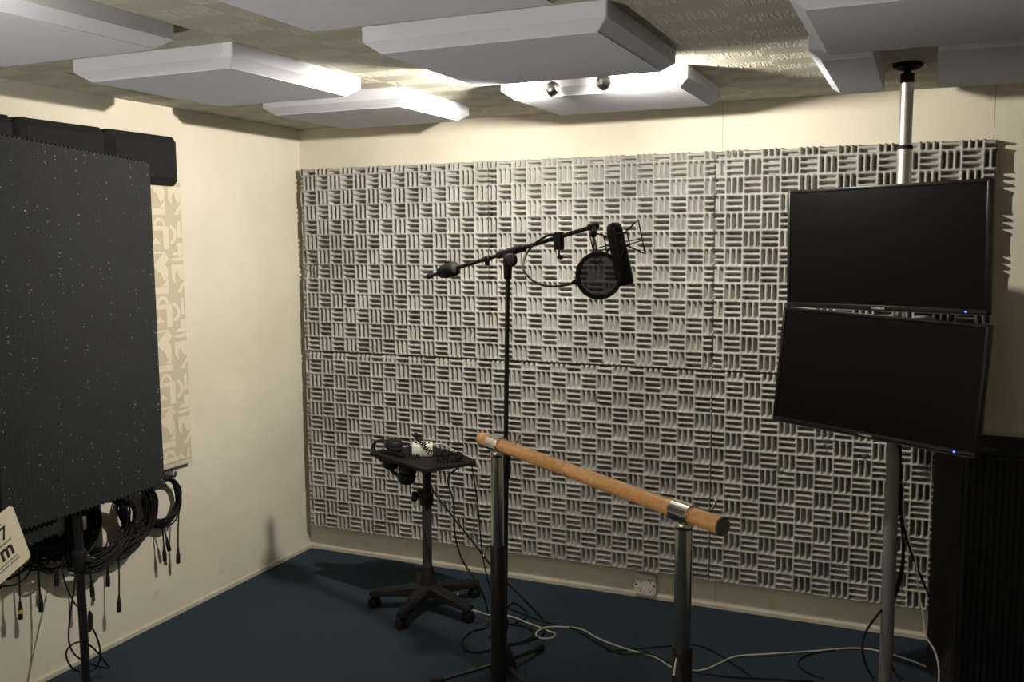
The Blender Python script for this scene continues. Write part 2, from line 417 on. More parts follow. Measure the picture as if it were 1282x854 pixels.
cpanel(3.115, 3.47, -1.22, -.49, 'short grey ceiling absorber panel right of the pole top', open_sides=('x0',))
WG = 'black absorbers in a row high on the left wall'
for (y0, y1, lab) in ((-1.335, -.985, 'black absorber high on the left wall, closest to the room corner'),
                      (-1.745, -1.385, 'black absorber high on the left wall, middle of the row above the speckled screen'),
                      (-2.16, -1.80, 'black absorber high on the left wall, cut by the left frame edge')):
    o = slab('wall_absorber', 'charcoal_foam', (.0005, (y0+y1)/2, 2.06), (0, 1, 0), (0, 0, 1), (1, 0, 0), y1-y0-.012, .150, .0695, inset=.032, cr=.022)
    tag(o, lab, 'wall absorber panel', WG)

# ------------------------------------------------------------------ spot lamps under the ceiling
def spot_lamp(px_pos, aim, label, power, group, size=158, blend=1.):
    p = Vector(px_pos); aim = Vector(aim).normalized()
    t = thing('spotlight', (p.x, p.y, H), label, 'spotlight', group)
    MB().lathe([(.03, 0), (.03, .012), (.012, .016)], (p.x, p.y, H-.0162)).build('ceiling_mount', 'brushed_steel', t)
    MB().cyl((p.x, p.y, H-.012), (p.x, p.y, p.z+.012), .005, n=12).build('stem', 'brushed_steel', t)
    x, y, z = basis(aim)
    MB().lathe([(.004, -.028), (.016, -.026), (.023, -.018), (.026, -.004), (.026, .006), (.022, .006), (.021, -.006), (.008, -.016)], p, aim, 24, cap=False).build('lamp_head', 'brushed_steel', t)
    MB().lathe([(.001, -.010), (.014, -.006), (.017, .001), (.014, .004), (.001, .005)], p, aim, 16).build('bulb', 'bulb_glow', t)
    l = bpy.data.lights.new('spotlight_light', 'SPOT'); l.energy = power; l.color = (1, .925, .80); l.shadow_soft_size = .018
    l.spot_size = math.radians(size); l.spot_blend = blend
    lo = bpy.data.objects.new('spotlight_light', l); col.objects.link(lo); lo.location = p+aim*.03
    lo.rotation_euler = (-aim).to_track_quat('Z', 'Y').to_euler()
SL = 'small ball-headed spotlights under the ceiling'
LZ = H-.078
spot_lamp(at_z(690, 112, LZ), (-.95, .24, -.24), 'left one of the two glowing ball-headed spotlights by the back ceiling panel', 170, SL)
spot_lamp(at_z(757, 104, LZ), (.46, .80, -.28), 'right one of the two glowing ball-headed spotlights by the back ceiling panel', 92, SL)
spot_lamp((1.33, -2.98, H-.085), (-.45, .75, -.45), 'spotlight just beyond the left frame edge near the ceiling', 9, SL)
# added unseen uplighter behind the camera, brightens the undersides of the ceiling panels
UL = Vector((1.2, -5.0, 0))
ul = thing('added_fill_lamp', UL, 'added black uplighter, unseen behind the camera, to light the ceiling panels from below', 'added fill lamp')
MB().lathe([(.14, 0), (.14, .015), (.12, .022), (.02, .03)], UL, n=32).build('base', 'black_metal', ul)
MB().cyl(UL+Vector((0, 0, .02)), UL+Vector((0, 0, .98)), .012, n=16).build('pole', 'black_metal', ul)
MB().lathe([(.012, .40), (.05, .42), (.09, .46), (.10, .53), (.096, .53), (.086, .465), (.045, .43), (.001, .425)], UL, n=32, cap=False).build('shade', 'black_metal', ul)
MB().sphere(UL+Vector((0, 0, .47)), .03, 16).build('bulb', 'bulb_glow', ul)
l = bpy.data.lights.new('added_fill_light', 'SPOT'); l.energy = 330; l.color = (1, .96, .90); l.shadow_soft_size = .05
l.spot_size = math.radians(138); l.spot_blend = .12
lo = bpy.data.objects.new('added_fill_light', l); col.objects.link(lo); lo.location = UL+Vector((0, 0, .54)); lo.rotation_euler = (PI, 0, 0)


# ------------------------------------------------------------------ left wall: speckled screens, printed sheet, paper
def ribbed(name, a, b, z0a, z1a, z0b, z1b, thick, rib, label, cat, group=None):
    """standing sheet from plan point a (right edge) to b, ribs on the room side"""
    a, b = Vector((a[0], a[1], 0)), Vector((b[0], b[1], 0)); L = (b-a).length; d = (b-a)/L
    n = Vector((-d.y, d.x, 0)); n = n if n.x > 0 else -n
    k = int(L/rib)*6; rings = []
    for i in range(k+1):
        t = i/k; p = a+d*L*t; off = .0016*(.5-.5*math.cos(2*PI*i/6))
        z0, z1 = z0a+(z0b-z0a)*t, z1a+(z1b-z1a)*t
        tip = .004*math.cos(2*PI*i/6)
        rings.append([p+Vector((0, 0, z0+tip)), p+n*(thick+off)+Vector((0, 0, z0+tip)), p+n*(thick+off)+Vector((0, 0, z1+tip)), p+Vector((0, 0, z1+tip))])
    o = MB().ring_sweep(rings).build(name, 'speckled_mat', angle=50)
    return o, a, d, n
ra = (.285, -1.385)
gobo = thing('acoustic_screen', (.36, -1.85, 0), 'tall black speckled ribbed screen on a thin black stand at the left', 'acoustic screen')
def attach(o, parent):
    mw = o.matrix_basis.copy(); o.parent = parent; o.matrix_parent_inverse = parent.matrix_basis.inverted(); o.matrix_basis = mw; return o
o, ga, gd, gn = ribbed('ribbed_sheet', ra, (.425, -2.22), .731, 2.016, .775, 2.050, .016, .021, None, None)
attach(o, gobo)
o2, _, _, _ = ribbed('lower_sheet', (.372, -1.965), (.415, -2.32), .705, .95, .690, .95, .010, .021, None, None)
o2.location.x -= .006; attach(o2, gobo)
sp = at_z(106, 892, 0)
sp = Vector((.335, -1.845, 0))
MB().lathe([(.13, 0), (.13, .012), (.115, .02), (.03, .028), (.018, .06)], sp, n=32).build('base_plate', 'black_metal', gobo)
MB().cyl(sp+Vector((0, 0, .02)), sp+Vector((0, 0, 1.2)), .0155, n=16).build('pole', 'black_metal', gobo)
kb = MB().cyl(sp+Vector((0, 0, .52)), sp+Vector((0, 0, .60)), .024, n=16, bev=.006)
kb.cyl(sp+Vector((.0, 0, .56)), sp+Vector((.05, .02, .56)), .011, n=12, bev=.003).build('clutch', 'black_plastic', gobo)
for zc in (.80, 1.0): MB().box(sp+Vector((.008, 0, zc)), (.03, .12, .04), bev=.004).build('clamp', 'black_plastic', gobo)
MB().box(sp+Vector((.022, .01, .70)), (.014, .012, .05), bev=.002).build('chrome_clip', 'silver_plug', gobo)

# printed sheet on the wall behind it
sheet = thing('fabric_panel', (.02, -1.3, .71), 'pale beige fabric panel printed with geometric shapes, hanging on the left wall', 'fabric wall panel')
SY0, SY1, SZ0, SZ1, SX = -1.62, -.929, .717, 1.981, .030
MB().box((.0155, (SY0+SY1)/2, (SZ0+SZ1)/2), (.028, SY1-SY0, SZ1-SZ0), bev=.003).build('panel_cloth', 'sheet_ground', sheet, smooth=False)
MB().box((.02, (SY0+SY1)/2, SZ0-.011), (.022, SY1-SY0-.002, .021), bev=.002).build('bottom_rail', 'trim_paint', sheet, smooth=False)
# printed motif: repeats every .345 m
mot = MB()
def P2(y, z): return Vector((SX, y, z))
def poly(pts):
    ps = []
    for y, z in pts:
        ps.append((min(max(y, SY0+.004), SY1-.003), min(max(z, SZ0+.004), SZ1-.003)))
    ys = [q[0] for q in ps]; zs = [q[1] for q in ps]
    if max(ys)-min(ys) < .004 or max(zs)-min(zs) < .004: return
    bm = mot.bm
    try:
        off = .0003+.00002*(len(bm.faces) % 37)
        v0 = [bm.verts.new((SX-.0012, a, b)) for a, b in ps]; v1 = [bm.verts.new((SX+off, a, b)) for a, b in ps]
        bm.faces.new(v1); bm.faces.new(v0[::-1])
        for i in range(len(ps)): bm.faces.new((v0[i], v0[(i+1) % len(ps)], v1[(i+1) % len(ps)], v1[i]))
    except ValueError: pass
def arc(cy, cz, r0, r1, a0, a1, n=14):
    A = [math.radians(a0+(a1-a0)*i/n) for i in range(n+1)]
    poly([(cy+r1*math.cos(a), cz+r1*math.sin(a)) for a in A]+[(cy+r0*math.cos(a), cz+r0*math.sin(a)) for a in A[::-1]])
REP = .345
# motif coordinates taken in a frame: y to the right (towards the corner), z down from the top of the repeat; w = visible strip .18 m
def motif(yb, zt):
    S = lambda pts: poly([(yb+a, zt-b) for a, b in pts])
    S([(.00, .050), (.068, -.008), (.095, .022), (.03, .085)])                         # tilted bar
    A = [math.radians(-70+i*15) for i in range(14)]
    S([(.045+.042*math.cos(a), .082-.042*math.sin(a)) for a in A])                     # disc
    S([(.004, .148), (.086, .148), (.086, .176), (.004, .176)]); S([(.05, .144), (.086, .105), (.086, .144)])
    arc(yb+.046, zt-.222, .020, .036, 0, 180)
    S([(.006, .224), (.10, .224), (.10, .345*.945), (.066, .345*.945), (.066, .244), (.006, .244)])
    S([(.006, .296), (.022, .272), (.052, .302), (.006, .302)])
    S([(.006, .336), (.075, .336), (.075, .345), (.006, .345)])
    arc(yb+.104, zt-.262, .026, .044, -85, 85)
    S([(.105, .05), (.175, .05), (.128, .088), (.128, .135), (.106, .110)])
    A = [math.radians(60+i*15) for i in range(15)]
    S([(.178+.034*math.cos(a), .085-.034*math.sin(a)) for a in A])
    S([(.135, .172), (.205, .120), (.205, .142), (.16, .176)])
    S([(.155, .20), (.172, .20), (.172, .262), (.205, .235), (.205, .275), (.15, .275)])
    S([(.145, .298), (.205, .298), (.205, .32), (.185, .315), (.172, .36), (.152, .352)])
    S([(.10, .018), (.13, -.008), (.21, -.008), (.21, .008), (.112, .008)]); S([(.10, .024), (.21, .014), (.21, .030), (.13, .034)])
for c in range(4):
    for r in range(5):
        motif(SY1-.185-c*.205, SZ1+.02-r*REP)
mot.build('print_pattern', 'sheet_print', sheet, smooth=False)

# grey hook plates below the printed sheet
def hook(y, z, label):
    o = thing('cable_hook', (0, y, z), label, 'cable hook', 'grey cable hooks on the left wall')
    MB().prism([(-.05, 0), (.05, 0), (.05, -.04), (.035, -.06), (-.035, -.06), (-.05, -.04)], .012,
               Matrix.Translation((.0, y, z)) @ Matrix(((0, 0, 1, 0), (1, 0, 0, 0), (0, 1, 0, 0), (0, 0, 0, 1)))).build('plate', 'hook_grey', o, smooth=False)
    MB().tube(smooth_path([(.01, y, z-.03), (.05, y, z-.035), (.07, y, z-.03), (.075, y, z-.01)], 5), .006).build('prong', 'hook_grey', o)
hy = at_x(208, 590, .02)
hook(hy.y, .700, 'small grey hook plate on the left wall under the printed fabric panel')

# taped paper on the screen
def gplane(px, py, off):             # point on the ribbed sheet's front plane
    p0 = ga+gn*(.022+off); d = ray(px, py); t = (p0-CAM).dot(gn)/d.dot(gn); return CAM+d*t
pc = [gplane(14.5, 631, .003), gplane(38.5, 697, .006)]
pd = (pc[1]-pc[0]); ph = pd.length; down = pd.normalized(); right = (-gd)
right = (right-down*right.dot(down)).normalized(); pn = down.cross(right); pn = pn if pn.dot(gn) > 0 else -pn
right = pn.cross(-down)*1.0
if right.dot(-gd) < 0: right = -right
card = thing('paper_notice', pc[1], 'cream paper notice with bold black print taped to the speckled screen', 'paper notice')
R4 = Matrix((( right.x, -down.x, pn.x, pc[0].x), (right.y, -down.y, pn.y, pc[0].y), (right.z, -down.z, pn.z, pc[0].z), (0, 0, 0, 1)))
PW = .17
MB().prism([(-PW, -ph), (-PW*.5, -ph), (-.006, -ph), (0, -ph+.006), (0, -.012), (-.012, 0), (-PW, 0)], .0012, R4).build('paper', 'paper', card, smooth=False)
def bar(x0, x1, y, h, mat='print_faint', nm='fine_print'):
    k = MB(); x = x0
    while x < x1-.002:
        w = rnd.uniform(.003, .008)
        k.box((x+w/2, y, .0013), (w, h, .0005)); x += w+.0022
    k.bm.transform(R4); k.build(nm, mat, card, smooth=False)
def TM(x, y): return R4 @ Matrix.Translation((x, y, .0014))
text_mesh('7', .060, 'print_ink', TM(-.083, -.086), 'printed_number', card, .0012)
text_mesh('2', .060, 'print_ink', TM(-.120, -.086), 'printed_number', card, .0012)
text_mesh('m', .075, 'print_ink', TM(-.108, -.148), 'printed_letter', card, .002)
k = MB().box((-.124, -.134, .0013), (.018, .028, .0005)); k.bm.transform(R4); k.build('yellow_mark', 'print_yellow', card, smooth=False)
bar(-.13, -.062, -.034, .006); bar(-.13, -.050, -.0985, .006); bar(-.14, -.042, -.162, .005); bar(-.14, -.042, -.174, .005)

# ------------------------------------------------------------------ cables with plugs on the left wall
def plug(top, d, parent, ring=None, tip=False, s=1.):
    top = Vector(top); d = Vector(d).normalized()
    b = MB().lathe([(.0035, 0), (.0048, .004), (.0062, .022), (.0085, .028), (.0092, .034), (.0092, .068*s), (.0080, .071*s)], top, d, 14).build('plug', 'black_plastic', parent)
    if ring: MB().lathe([(.0096, .034), (.0099, .036), (.0099, .046), (.0096, .048)], top, d, 14, cap=False).build('tape_ring', ring, b)
    if tip: MB().lathe([(.0084, .066), (.0084, .090), (.0065, .091)], top, d, 14).build('metal_tip', 'silver_plug', b)
WX = .045
def coil(cx, cy, rx, ry, loops, wx, spread, name_label, leads=(), r=.0036, tilt=0., seed=0, hooky=None):
    """loops of cable hanging in a plane near the left wall; centre/radii given where they hang"""
    rn = random.Random(seed)
    c = at_x(cx, cy, wx)
    t = thing('cable_coil', (wx, c.y, c.z), name_label, 'cable', 'black audio cables hanging on the left wall')
    pts = []
    N = 28
    ph = rn.random()*6
    k = 1/380.0
    for l in range(loops):
        ax, ay = rx*(1+rn.uniform(-spread, spread)), ry*(1+rn.uniform(-spread, spread))
        dx = rn.uniform(-.012, .012); off = rn.uniform(-.013, .013)
        for i in range(N):
            a = 2*PI*i/N+ph
            Y = c.y+(ax*math.cos(a)*math.cos(tilt)-ay*math.sin(a)*math.sin(tilt))+dx
            Zz = c.z+(ay*math.sin(a)*math.cos(tilt)+ax*math.cos(a)*math.sin(tilt))+(ry-ay)*1.0
            pts.append(Vector((wx+off+.008*math.sin(3*a+l), Y, Zz)))
    # soften the jumps between loops
    P = pts[:]
    for _ in range(3): P = [P[0]]+[(P[i-1]+P[i]*2+P[i+1])*.25 for i in range(1, len(P)-1)]+[P[-1]]
    MB().tube(P, r, 6).build('coil', 'cable_black', t)
    for L in leads:
        (pp, kw) = L
        q = [at_x(x, y, wx+.012) for x, y in pp]
        MB().tube(smooth_path(q, 6), r*.85, 6).build('lead', 'cable_black', t)
        if kw is not None: plug(q[-1], q[-1]-q[-2], t, **kw)
    return t
coil(205, 627, .098, .104, 16, .042, .10, 'black cable coil hung as an oval ring below the printed fabric panel', [
    ([(205, 655), (206, 663), (208, 672)], {}), ([(203, 655), (204, 670), (205, 683)], dict(tip=True)), ([(224, 636), (223, 665), (223, 686)], {})], r=.0040, seed=1)
coil(148, 648, .19, .150, 20, .062, .13, 'black cable bundle in wide loops behind the right half of the speckled screen foot', [
    ([(148, 690), (149, 715), (149, 745)], {}), ([(134, 698), (135, 706), (135, 713)], {})], r=.0040, seed=2)
coil(124, 666, .17, .125, 16, .085, .14, 'black cable bundle drooping lowest beside the thin black stand', [
    ([(112, 700), (113, 716), (114, 726)], dict(tip=True))], r=.0040, seed=3, tilt=.3)
coil(172, 636, .085, .105, 14, .050, .14, 'small black cable loop squeezed between the oval ring and the wide bundle', [], r=.0042, seed=8)
coil(90, 660, .12, .110, 20, .065, .22, 'tangled black cable bundle left of the thin black stand', [
    ([(72, 690), (71, 700), (71, 711)], {}), ([(82, 690), (80, 700), (76, 706)], None)], r=.0044, seed=4)
coil(64, 664, .11, .115, 20, .080, .24, 'tangled black cable bundle beside the paper notice corner', [
    ([(47, 690), (48, 715), (50, 743)], {})], r=.0044, seed=5)
coil(10, 702, .13, .075, 4, .050, .15, 'black cable loops half hidden behind the paper notice', [
    ([(23, 690), (24, 715), (25, 752)], dict(ring='yellow_tape')), ([(4, 690), (3, 705), (2, 712)], {})], seed=6)
t = thing('cable', at_x(40, 700, .05), 'thin black cable drooping in a shallow arc right of the paper notice', 'cable', 'black audio cables hanging on the left wall')
MB().tube(smooth_path([at_x(x, y, .06) for x, y in ((4, 734), (22, 731), (36, 718), (42, 700), (43, 685))], 6), .0036, 6).build('outer_arc', 'cable_black', t)
MB().tube(smooth_path([at_x(x, y, .05) for x, y in ((26, 705), (36, 713), (50, 712), (62, 702), (67, 690))], 6), .0036, 6).build('inner_arc', 'cable_black', t)
# floor coil round the stand
fl = thing('cable', (.25, -1.9, 0), 'black cable hanging down to loose loops round the foot of the thin black stand', 'cable')
def FP(x, y, X): return at_x(x, y, X)
MB().tube(smooth_path([FP(76, 705, .12), FP(80, 725, .13), FP(90, 750, .16), FP(101, 765, .2), FP(108, 778, .24), FP(113, 783, .26), FP(120, 795, .26), FP(125, 812, .24), FP(125, 826, .22), FP(118, 838, .20), FP(104, 842, .19), FP(90, 836, .18), FP(83, 822, .17), FP(86, 811, .16), FP(98, 804, .16), FP(112, 808, .17), FP(123, 818, .19), FP(130, 827, .20), FP(136, 836, .21), FP(130, 836, .21), FP(112, 831, .2), FP(96, 822, .19), FP(88, 810, .17), FP(86, 795, .16), FP(88, 770, .15), FP(93, 735, .14), FP(96, 700, .12), FP(98, 680, .11)], 6), .0036, 6).build('cord', 'cable_black', fl)
MB().tube([FP(112, 765, .27), FP(113, 770, .27), FP(113, 786, .27), FP(112, 791, .27)], [.004, .009, .009, .005], 12).build('plug', 'black_plastic', fl)

# ------------------------------------------------------------------ wall socket
so = thing('wall_socket', (1.937, 0, .016), 'cream four-outlet wall socket low on the back wall under the foam', 'wall socket')
sx, sz, sw = 1.937, .070, .104
def rrect(w, h, r, n=6):
    return [(cx*(w/2-r)+r*math.cos(a), cy*(h/2-r)+r*math.sin(a)) for cx, cy, a0 in ((1, 1, 0), (-1, 1, 90), (-1, -1, 180), (1, -1, 270)) for a in [math.radians(a0+90*i/n) for i in range(n+1)]]
RY = Matrix(((1, 0, 0, 0), (0, 0, -1, 0), (0, 1, 0, 0), (0, 0, 0, 1)))
def face(x, y, z): return Matrix.Translation((x, y, z)) @ RY
MB().prism(rrect(sw, sw, .022), .026, face(sx, -.001, sz)).prism(rrect(sw-.008, sw-.008, .02), .005, face(sx, -.0268, sz)).build('housing', 'white_plastic', so, smooth=False)
for dx in (-.024, .024):
    for dz in (-.022, .024):
        c = Vector((sx+dx, -.0322, sz+dz))
        q = MB().torus(c, .0185, .0022, (0, 1, 0), 28, 6).build('outlet', 'white_plastic', so)
        k = MB()
        k.cyl(c+Vector((-.0075, -.0008, .004)), c+Vector((-.0075, .002, .004)), .0027, n=10)
        k.cyl(c+Vector((.0085, -.0008, .003)), c+Vector((.0085, .002, .003)), .0027, n=10)
        k.box(c+Vector((.002, 0, -.008)), (.0036, .002, .010))
        k.build('pin_holes', 'dark_hole', q)
for dx in (-.043, .043): MB().cyl((sx+dx, -.0325, sz), (sx+dx, -.0315, sz), .005, n=12).build('screw_hole', 'dark_hole', so)

# ------------------------------------------------------------------ rolling tray stand
TC = Vector((1.035, -.525, 0))
st = thing('rolling_stand', TC, 'black rolling tray stand on five castors in front of the foam', 'rolling tray stand')
MB().lathe([(.042, .075), (.045, .10), (.040, .135), (.030, .17), (.026, .20), (.024, .205)], TC).build('hub', 'black_plastic', st)
for a in (56, 128, 200, 272, 344):
    A = math.radians(a); d = Vector((math.cos(A), math.sin(A), 0)); s = Vector((-d.y, d.x, 0))
    rings = []
    for rr, w, zt, zb in ((.02, .034, .125, .072), (.10, .030, .112, .066), (.20, .025, .095, .060), (.255, .024, .086, .057), (.272, .018, .080, .060)):
        p = TC+d*rr
        rings.append([p+s*w+Vector((0, 0, zb)), p+s*w+Vector((0, 0, zt-.012)), p+s*w*.6+Vector((0, 0, zt)), p-s*w*.6+Vector((0, 0, zt)), p-s*w+Vector((0, 0, zt-.012)), p-s*w+Vector((0, 0, zb))])
    lg = MB().ring_sweep(rings).build('leg', 'black_plastic', st)
    e = TC+d*.252; ca = A+rnd.uniform(-.8, .8); w = Vector((math.cos(ca), math.sin(ca), 0))
    k = MB().cyl(e+Vector((0, 0, .060)), e+Vector((0, 0, .045)), .008, n=10)
    for sg in (-1, 1): k.cyl(e+w*(sg*.006)+Vector((0, 0, .0255)), e+w*(sg*.024)+Vector((0, 0, .0255)), .025, n=20, bev=.005)
    k.box(e+Vector((0, 0, .036)), (.02, .02, .026), rotz(ca), .003)
    k.build('castor', 'black_rubber', lg)
tilt_top = Vector((1.045, -.525, .70))
MB().cyl(TC+Vector((0, 0, .2)), TC+Vector((.002, 0, .50)), .0225, n=20).build('lower_column', 'dark_grey', st)
MB().cyl(TC+Vector((.002, 0, .50)), TC+Vector((.008, 0, .685)), .0195, n=20).build('upper_column', 'black_metal', st)
ck = MB().cyl(TC+Vector((.002, 0, .495)), TC+Vector((.003, 0, .555)), .031, n=20, bev=.006).build('clamp_collar', 'black_plastic', st)
kp = TC+Vector((.003, 0, .53)); kd = Vector((-.80, -.45, .10)).normalized()
MB().cyl(kp, kp+kd*.05, .008, n=10).lathe([(.008, .04), (.020, .045), (.024, .052), (.024, .064), (.018, .070)], kp, kd, 14).cyl(kp+Vector((0, 0, .025)), kp+Vector((0, 0, .025))+kd*.045, .012, n=12, bev=.003).build('clamp_knob', 'black_plastic', ck)
# tray: tilted square board
T = [at_z(462, 566, .735), at_z(531, 588, .70), at_z(603, 577, .705)]
T.append(T[0]+T[2]-T[1])
tn = (T[1]-T[0]).cross(T[2]-T[0]).normalized(); tn = tn if tn.z > 0 else -tn
tc_ = (T[0]+T[1]+T[2]+T[3])/4
def tray_pt(u, v, h=0.): return T[0]*(1-u)*(1-v)+T[1]*u*(1-v)+T[2]*u*v+T[3]*(1-u)*v+tn*h
rad = [(.02, .0), (.98, 0), (1, .02), (1, .90), (.90, 1), (.1, 1), (0, .9), (0, .02)]
MB().ring_sweep([[tray_pt(u, v, -.016) for u, v in rad], [tray_pt(u, v, .0) for u, v in rad]]).build('tray', 'black_plastic', st, smooth=False)
MB().ring_sweep([[tc_+(tray_pt(u, v)-tc_)*.30-tn*.022 for u, v in rad], [tc_+(tray_pt(u, v)-tc_)*.36-tn*.015 for u, v in rad]]).lathe([(.03, -.05), (.034, -.02), (.03, 0)], TC+Vector((.008, 0, .70))).build('tray_bracket', 'black_metal', st, smooth=False)

def headphones(c, ax, up, R, label, q=1.12):
    """c: centre of the headband arc; ax: ear-to-ear axis; up: towards the top of the band"""
    c, ax, up = Vector(c), Vector(ax).normalized(), Vector(up).normalized(); up = (up-ax*up.dot(ax)).normalized(); fw = ax.cross(up)
    t = thing('headphones', c, label, 'headphones', 'black headphones on the rolling tray stand')
    pts = [c+ax*(R*1.0*math.cos(a))+up*(R*q*math.sin(a)) for a in [math.radians(-8+196*i/24) for i in range(25)]]
    k = MB(); rings = []
    for i, p in enumerate(pts):
        tg = (pts[min(i+1, 24)]-pts[max(i-1, 0)]).normalized(); nr = tg.cross(fw)
        w, h = .014, .0055
        rings.append([p+fw*(w*math.cos(b))+nr*(h*math.sin(b)) for b in [2*PI*j/10 for j in range(10)]])
    k.ring_sweep(rings).build('headband', 'black_leather', t)
    for s in (-1, 1):
        e = c+ax*(s*R*.96)-up*.035
        cu = MB().lathe([(.012, .024), (.030, .022), (.039, .012), (.041, .0), (.040, -.006)], e, ax*s, 24).build('ear_cup', 'black_plastic', t)
        MB().torus(e-ax*s*.012, .029, .0125, ax, 28, 10, 1.12).build('ear_pad', 'black_leather', cu)
        MB().tube([c+ax*(s*R)+up*.02, e+ax*s*.026+up*.02, e+ax*s*.027], .004, 8).build('yoke', 'silver_plug', cu)
    return t
ld = (T[0]-T[1])+(T[3]-T[2]); ld.normalize()
hc = tray_pt(.10, .30, -.008)
headphones(hc+ld*.035, (tn+RGT*.16).normalized(), ld-RGT*.3, .050, 'black headphones clasping the left edge of the tray, one cup on top and one below', 1.5)
headphones(hc-tn*.088+RGT*.045, (tn+RGT*.10).normalized(), ld-RGT*.2, .027, 'black headphones hanging under the left corner of the tray', 2.3)
bx = thing('headphone_amplifier', tray_pt(.42, .52, .001), 'small white box with switches standing on the black tray', 'headphone amplifier')
fxd = (T[1]-T[0]).normalized()*.55+(T[2]-T[1]).normalized()*.83; fxd.normalize(); fyd = tn.cross(fxd)
RB = Matrix((fxd, fyd, tn)).transposed()
MB().box(tray_pt(.40, .55, .0265), (.095, .075, .052), RB, .006).build('case', 'white_plastic', bx)
k = MB()
for i in range(4): k.cyl(tray_pt(.40, .55, .0535)+fxd*(-.03+.02*i), tray_pt(.40, .55, .0585)+fxd*(-.03+.02*i), .004, n=10)
k.build('knobs', 'hook_grey', bx)
def coiled(pts, R, turns, r, label, name='coiled_cord'):
    P = smooth_path(pts, 40); N = len(P); out = []
    for i, p in enumerate(P):
        tg = (P[min(i+1, N-1)]-P[max(i-1, 0)]).normalized(); x, y, _ = basis(tg); a = 2*PI*turns*i/(N-1)
        out.append(p+(x*math.cos(a)+y*math.sin(a))*R)
    o = MB().tube(smooth_path(out, 2), r, 6).build(name, 'cable_black'); return tag(o, label, 'coiled cord', 'coiled cords on the tray')
coiled([tray_pt(.20, .62, .075), tray_pt(.34, .52, .080), tray_pt(.52, .45, .062), tray_pt(.62, .48, .03), tray_pt(.60, .70, .012), tray_pt(.52, .88, .012)], .010, 24, .0023, 'black coiled cord draped over the white box on the tray')
coiled([tray_pt(.84, .36, .012), tray_pt(.90, .6, .012), tray_pt(.80, .84, .012), tray_pt(.68, .90, .012), tray_pt(.62, .76, .012), tray_pt(.75, .62, .012)], .0095, 28, .0023, 'black coiled cord heaped on the right part of the tray')
coiled([tray_pt(.12, .10, .012), tray_pt(.3, .16, .012), tray_pt(.45, .2, .012), tray_pt(.55, .36, .012)], .0085, 20, .0022, 'black coiled cord along the front left edge of the tray')
def wire(name, pts, r, mat, label, n=8, sides=6):
    o = MB().tube(smooth_path(pts, n), r, sides).build(name, mat); return tag(o, label, 'cable')
wire('cable', [tray_pt(.30, .75, .03), tray_pt(.35, .95, .03), tray_pt(.55, .99, .012), tray_pt(.8, .98, .004), tray_pt(.93, 1.02, -.02), at_y(601, 600, -.42), at_y(594, 640, -.36), at_y(592, 680, -.30), at_y(583, 715, -.27), at_z(577, 735, .004), at_z(573, 748, .004), at_z(585, 760, .004), at_z(596, 766, .004)], .0028, 'cable_grey', 'thin pale cable running from the white box behind the tray down to the floor')

# cables from the tray to the floor
cz = .005
wire('cable', [tray_pt(.80, .66, .004), tray_pt(1.0, .70, .004), at_y(561, 598, -.55), at_y(568, 630, -.56), at_y(569, 665, -.57), at_y(577, 697, -.58), at_y(592, 722, -.60), at_y(604, 742, -.63), at_z(611, 768, cz), at_z(609, 785, cz), at_z(593, 790, cz), at_z(580, 800, cz), at_z(581, 812, cz), at_z(597, 817, cz), at_z(620, 812, cz), at_z(645, 806, cz), at_z(664, 799, cz), at_z(668, 791, cz), at_z(655, 784, cz), at_z(632, 781, cz), at_z(618, 786, cz)], .0042, 'cable_black', 'black cable hanging from the tray and lying in an oval loop round the barre post')
wire('cable', [tray_pt(.97, .12, -.02), at_y(541, 612, -.62), at_y(566, 646, -.62), at_y(590, 676, -.62), at_y(614, 707, -.62), at_y(640, 735, -.60), at_y(662, 757, -.62), at_z(679, 775, cz), at_z(683, 788, cz), at_z(676, 797, cz), at_z(655, 804, cz+.006), at_z(636, 806, cz+.006)], .0042, 'cable_black', 'black cable slanting from the tray column across the barre post to the floor')
wire('cable', [tray_pt(.97, .86, -.02), at_y(598, 630, -.45), at_y(601, 665, -.40), at_y(605, 700, -.36), at_y(612, 730, -.33), at_z(620, 752, cz), at_z(640, 763, cz), at_z(680, 778, cz), at_z(715, 786, cz), at_z(745, 803, cz), at_z(775, 818, cz), at_z(815, 819, cz+.008), at_z(850, 836, cz+.006), at_z(900, 846, cz), at_z(960, 850, cz), at_z(1020, 853, cz)], .0032, 'cable_black', 'thin black cable lying alongside the pale one across the carpet')
wire('cable', [at_z(592, 763, cz), at_z(612, 770, cz), at_z(636, 771, cz), at_z(664, 781, cz), at_z(684, 789, cz), at_z(695, 794, cz), at_z(690, 799, cz), at_z(676, 799, cz), at_z(671, 793, cz), at_z(682, 786, cz+.007), at_z(704, 785, cz), at_z(728, 788, cz), at_z(750, 800, cz), at_z(785, 813, cz), at_z(818, 822, cz), at_z(842, 836, cz), at_z(862, 840, cz), at_z(884, 838, cz), at_z(904, 829, cz), at_z(922, 822, cz), at_z(960, 819, cz), at_z(1010, 816, cz), at_z(1060, 812, cz), at_z(1088, 813, cz), at_z(1115, 819, cz), at_z(1140, 827, cz), at_z(1160, 835, cz)], .0036, 'cable_grey', 'pale grey cable snaking across the carpet with a small loop by the barre')
wire('cable', [at_z(640, 783, cz), at_z(660, 770, cz), at_z(645, 755, cz), at_z(634, 762, cz), at_z(626, 775, cz)], .0036, 'cable_black', 'short black cable arc on the carpet right of the left barre post')
wire('cable', [at_z(760, 816, cz), at_z(800, 812, cz), at_z(835, 809, cz), at_z(865, 807, cz), at_z(890, 814, cz), at_z(915, 829, cz), at_z(945, 850, cz)], .0026, 'cable_black', 'thin dark cable curving over the carpet behind the right barre post')
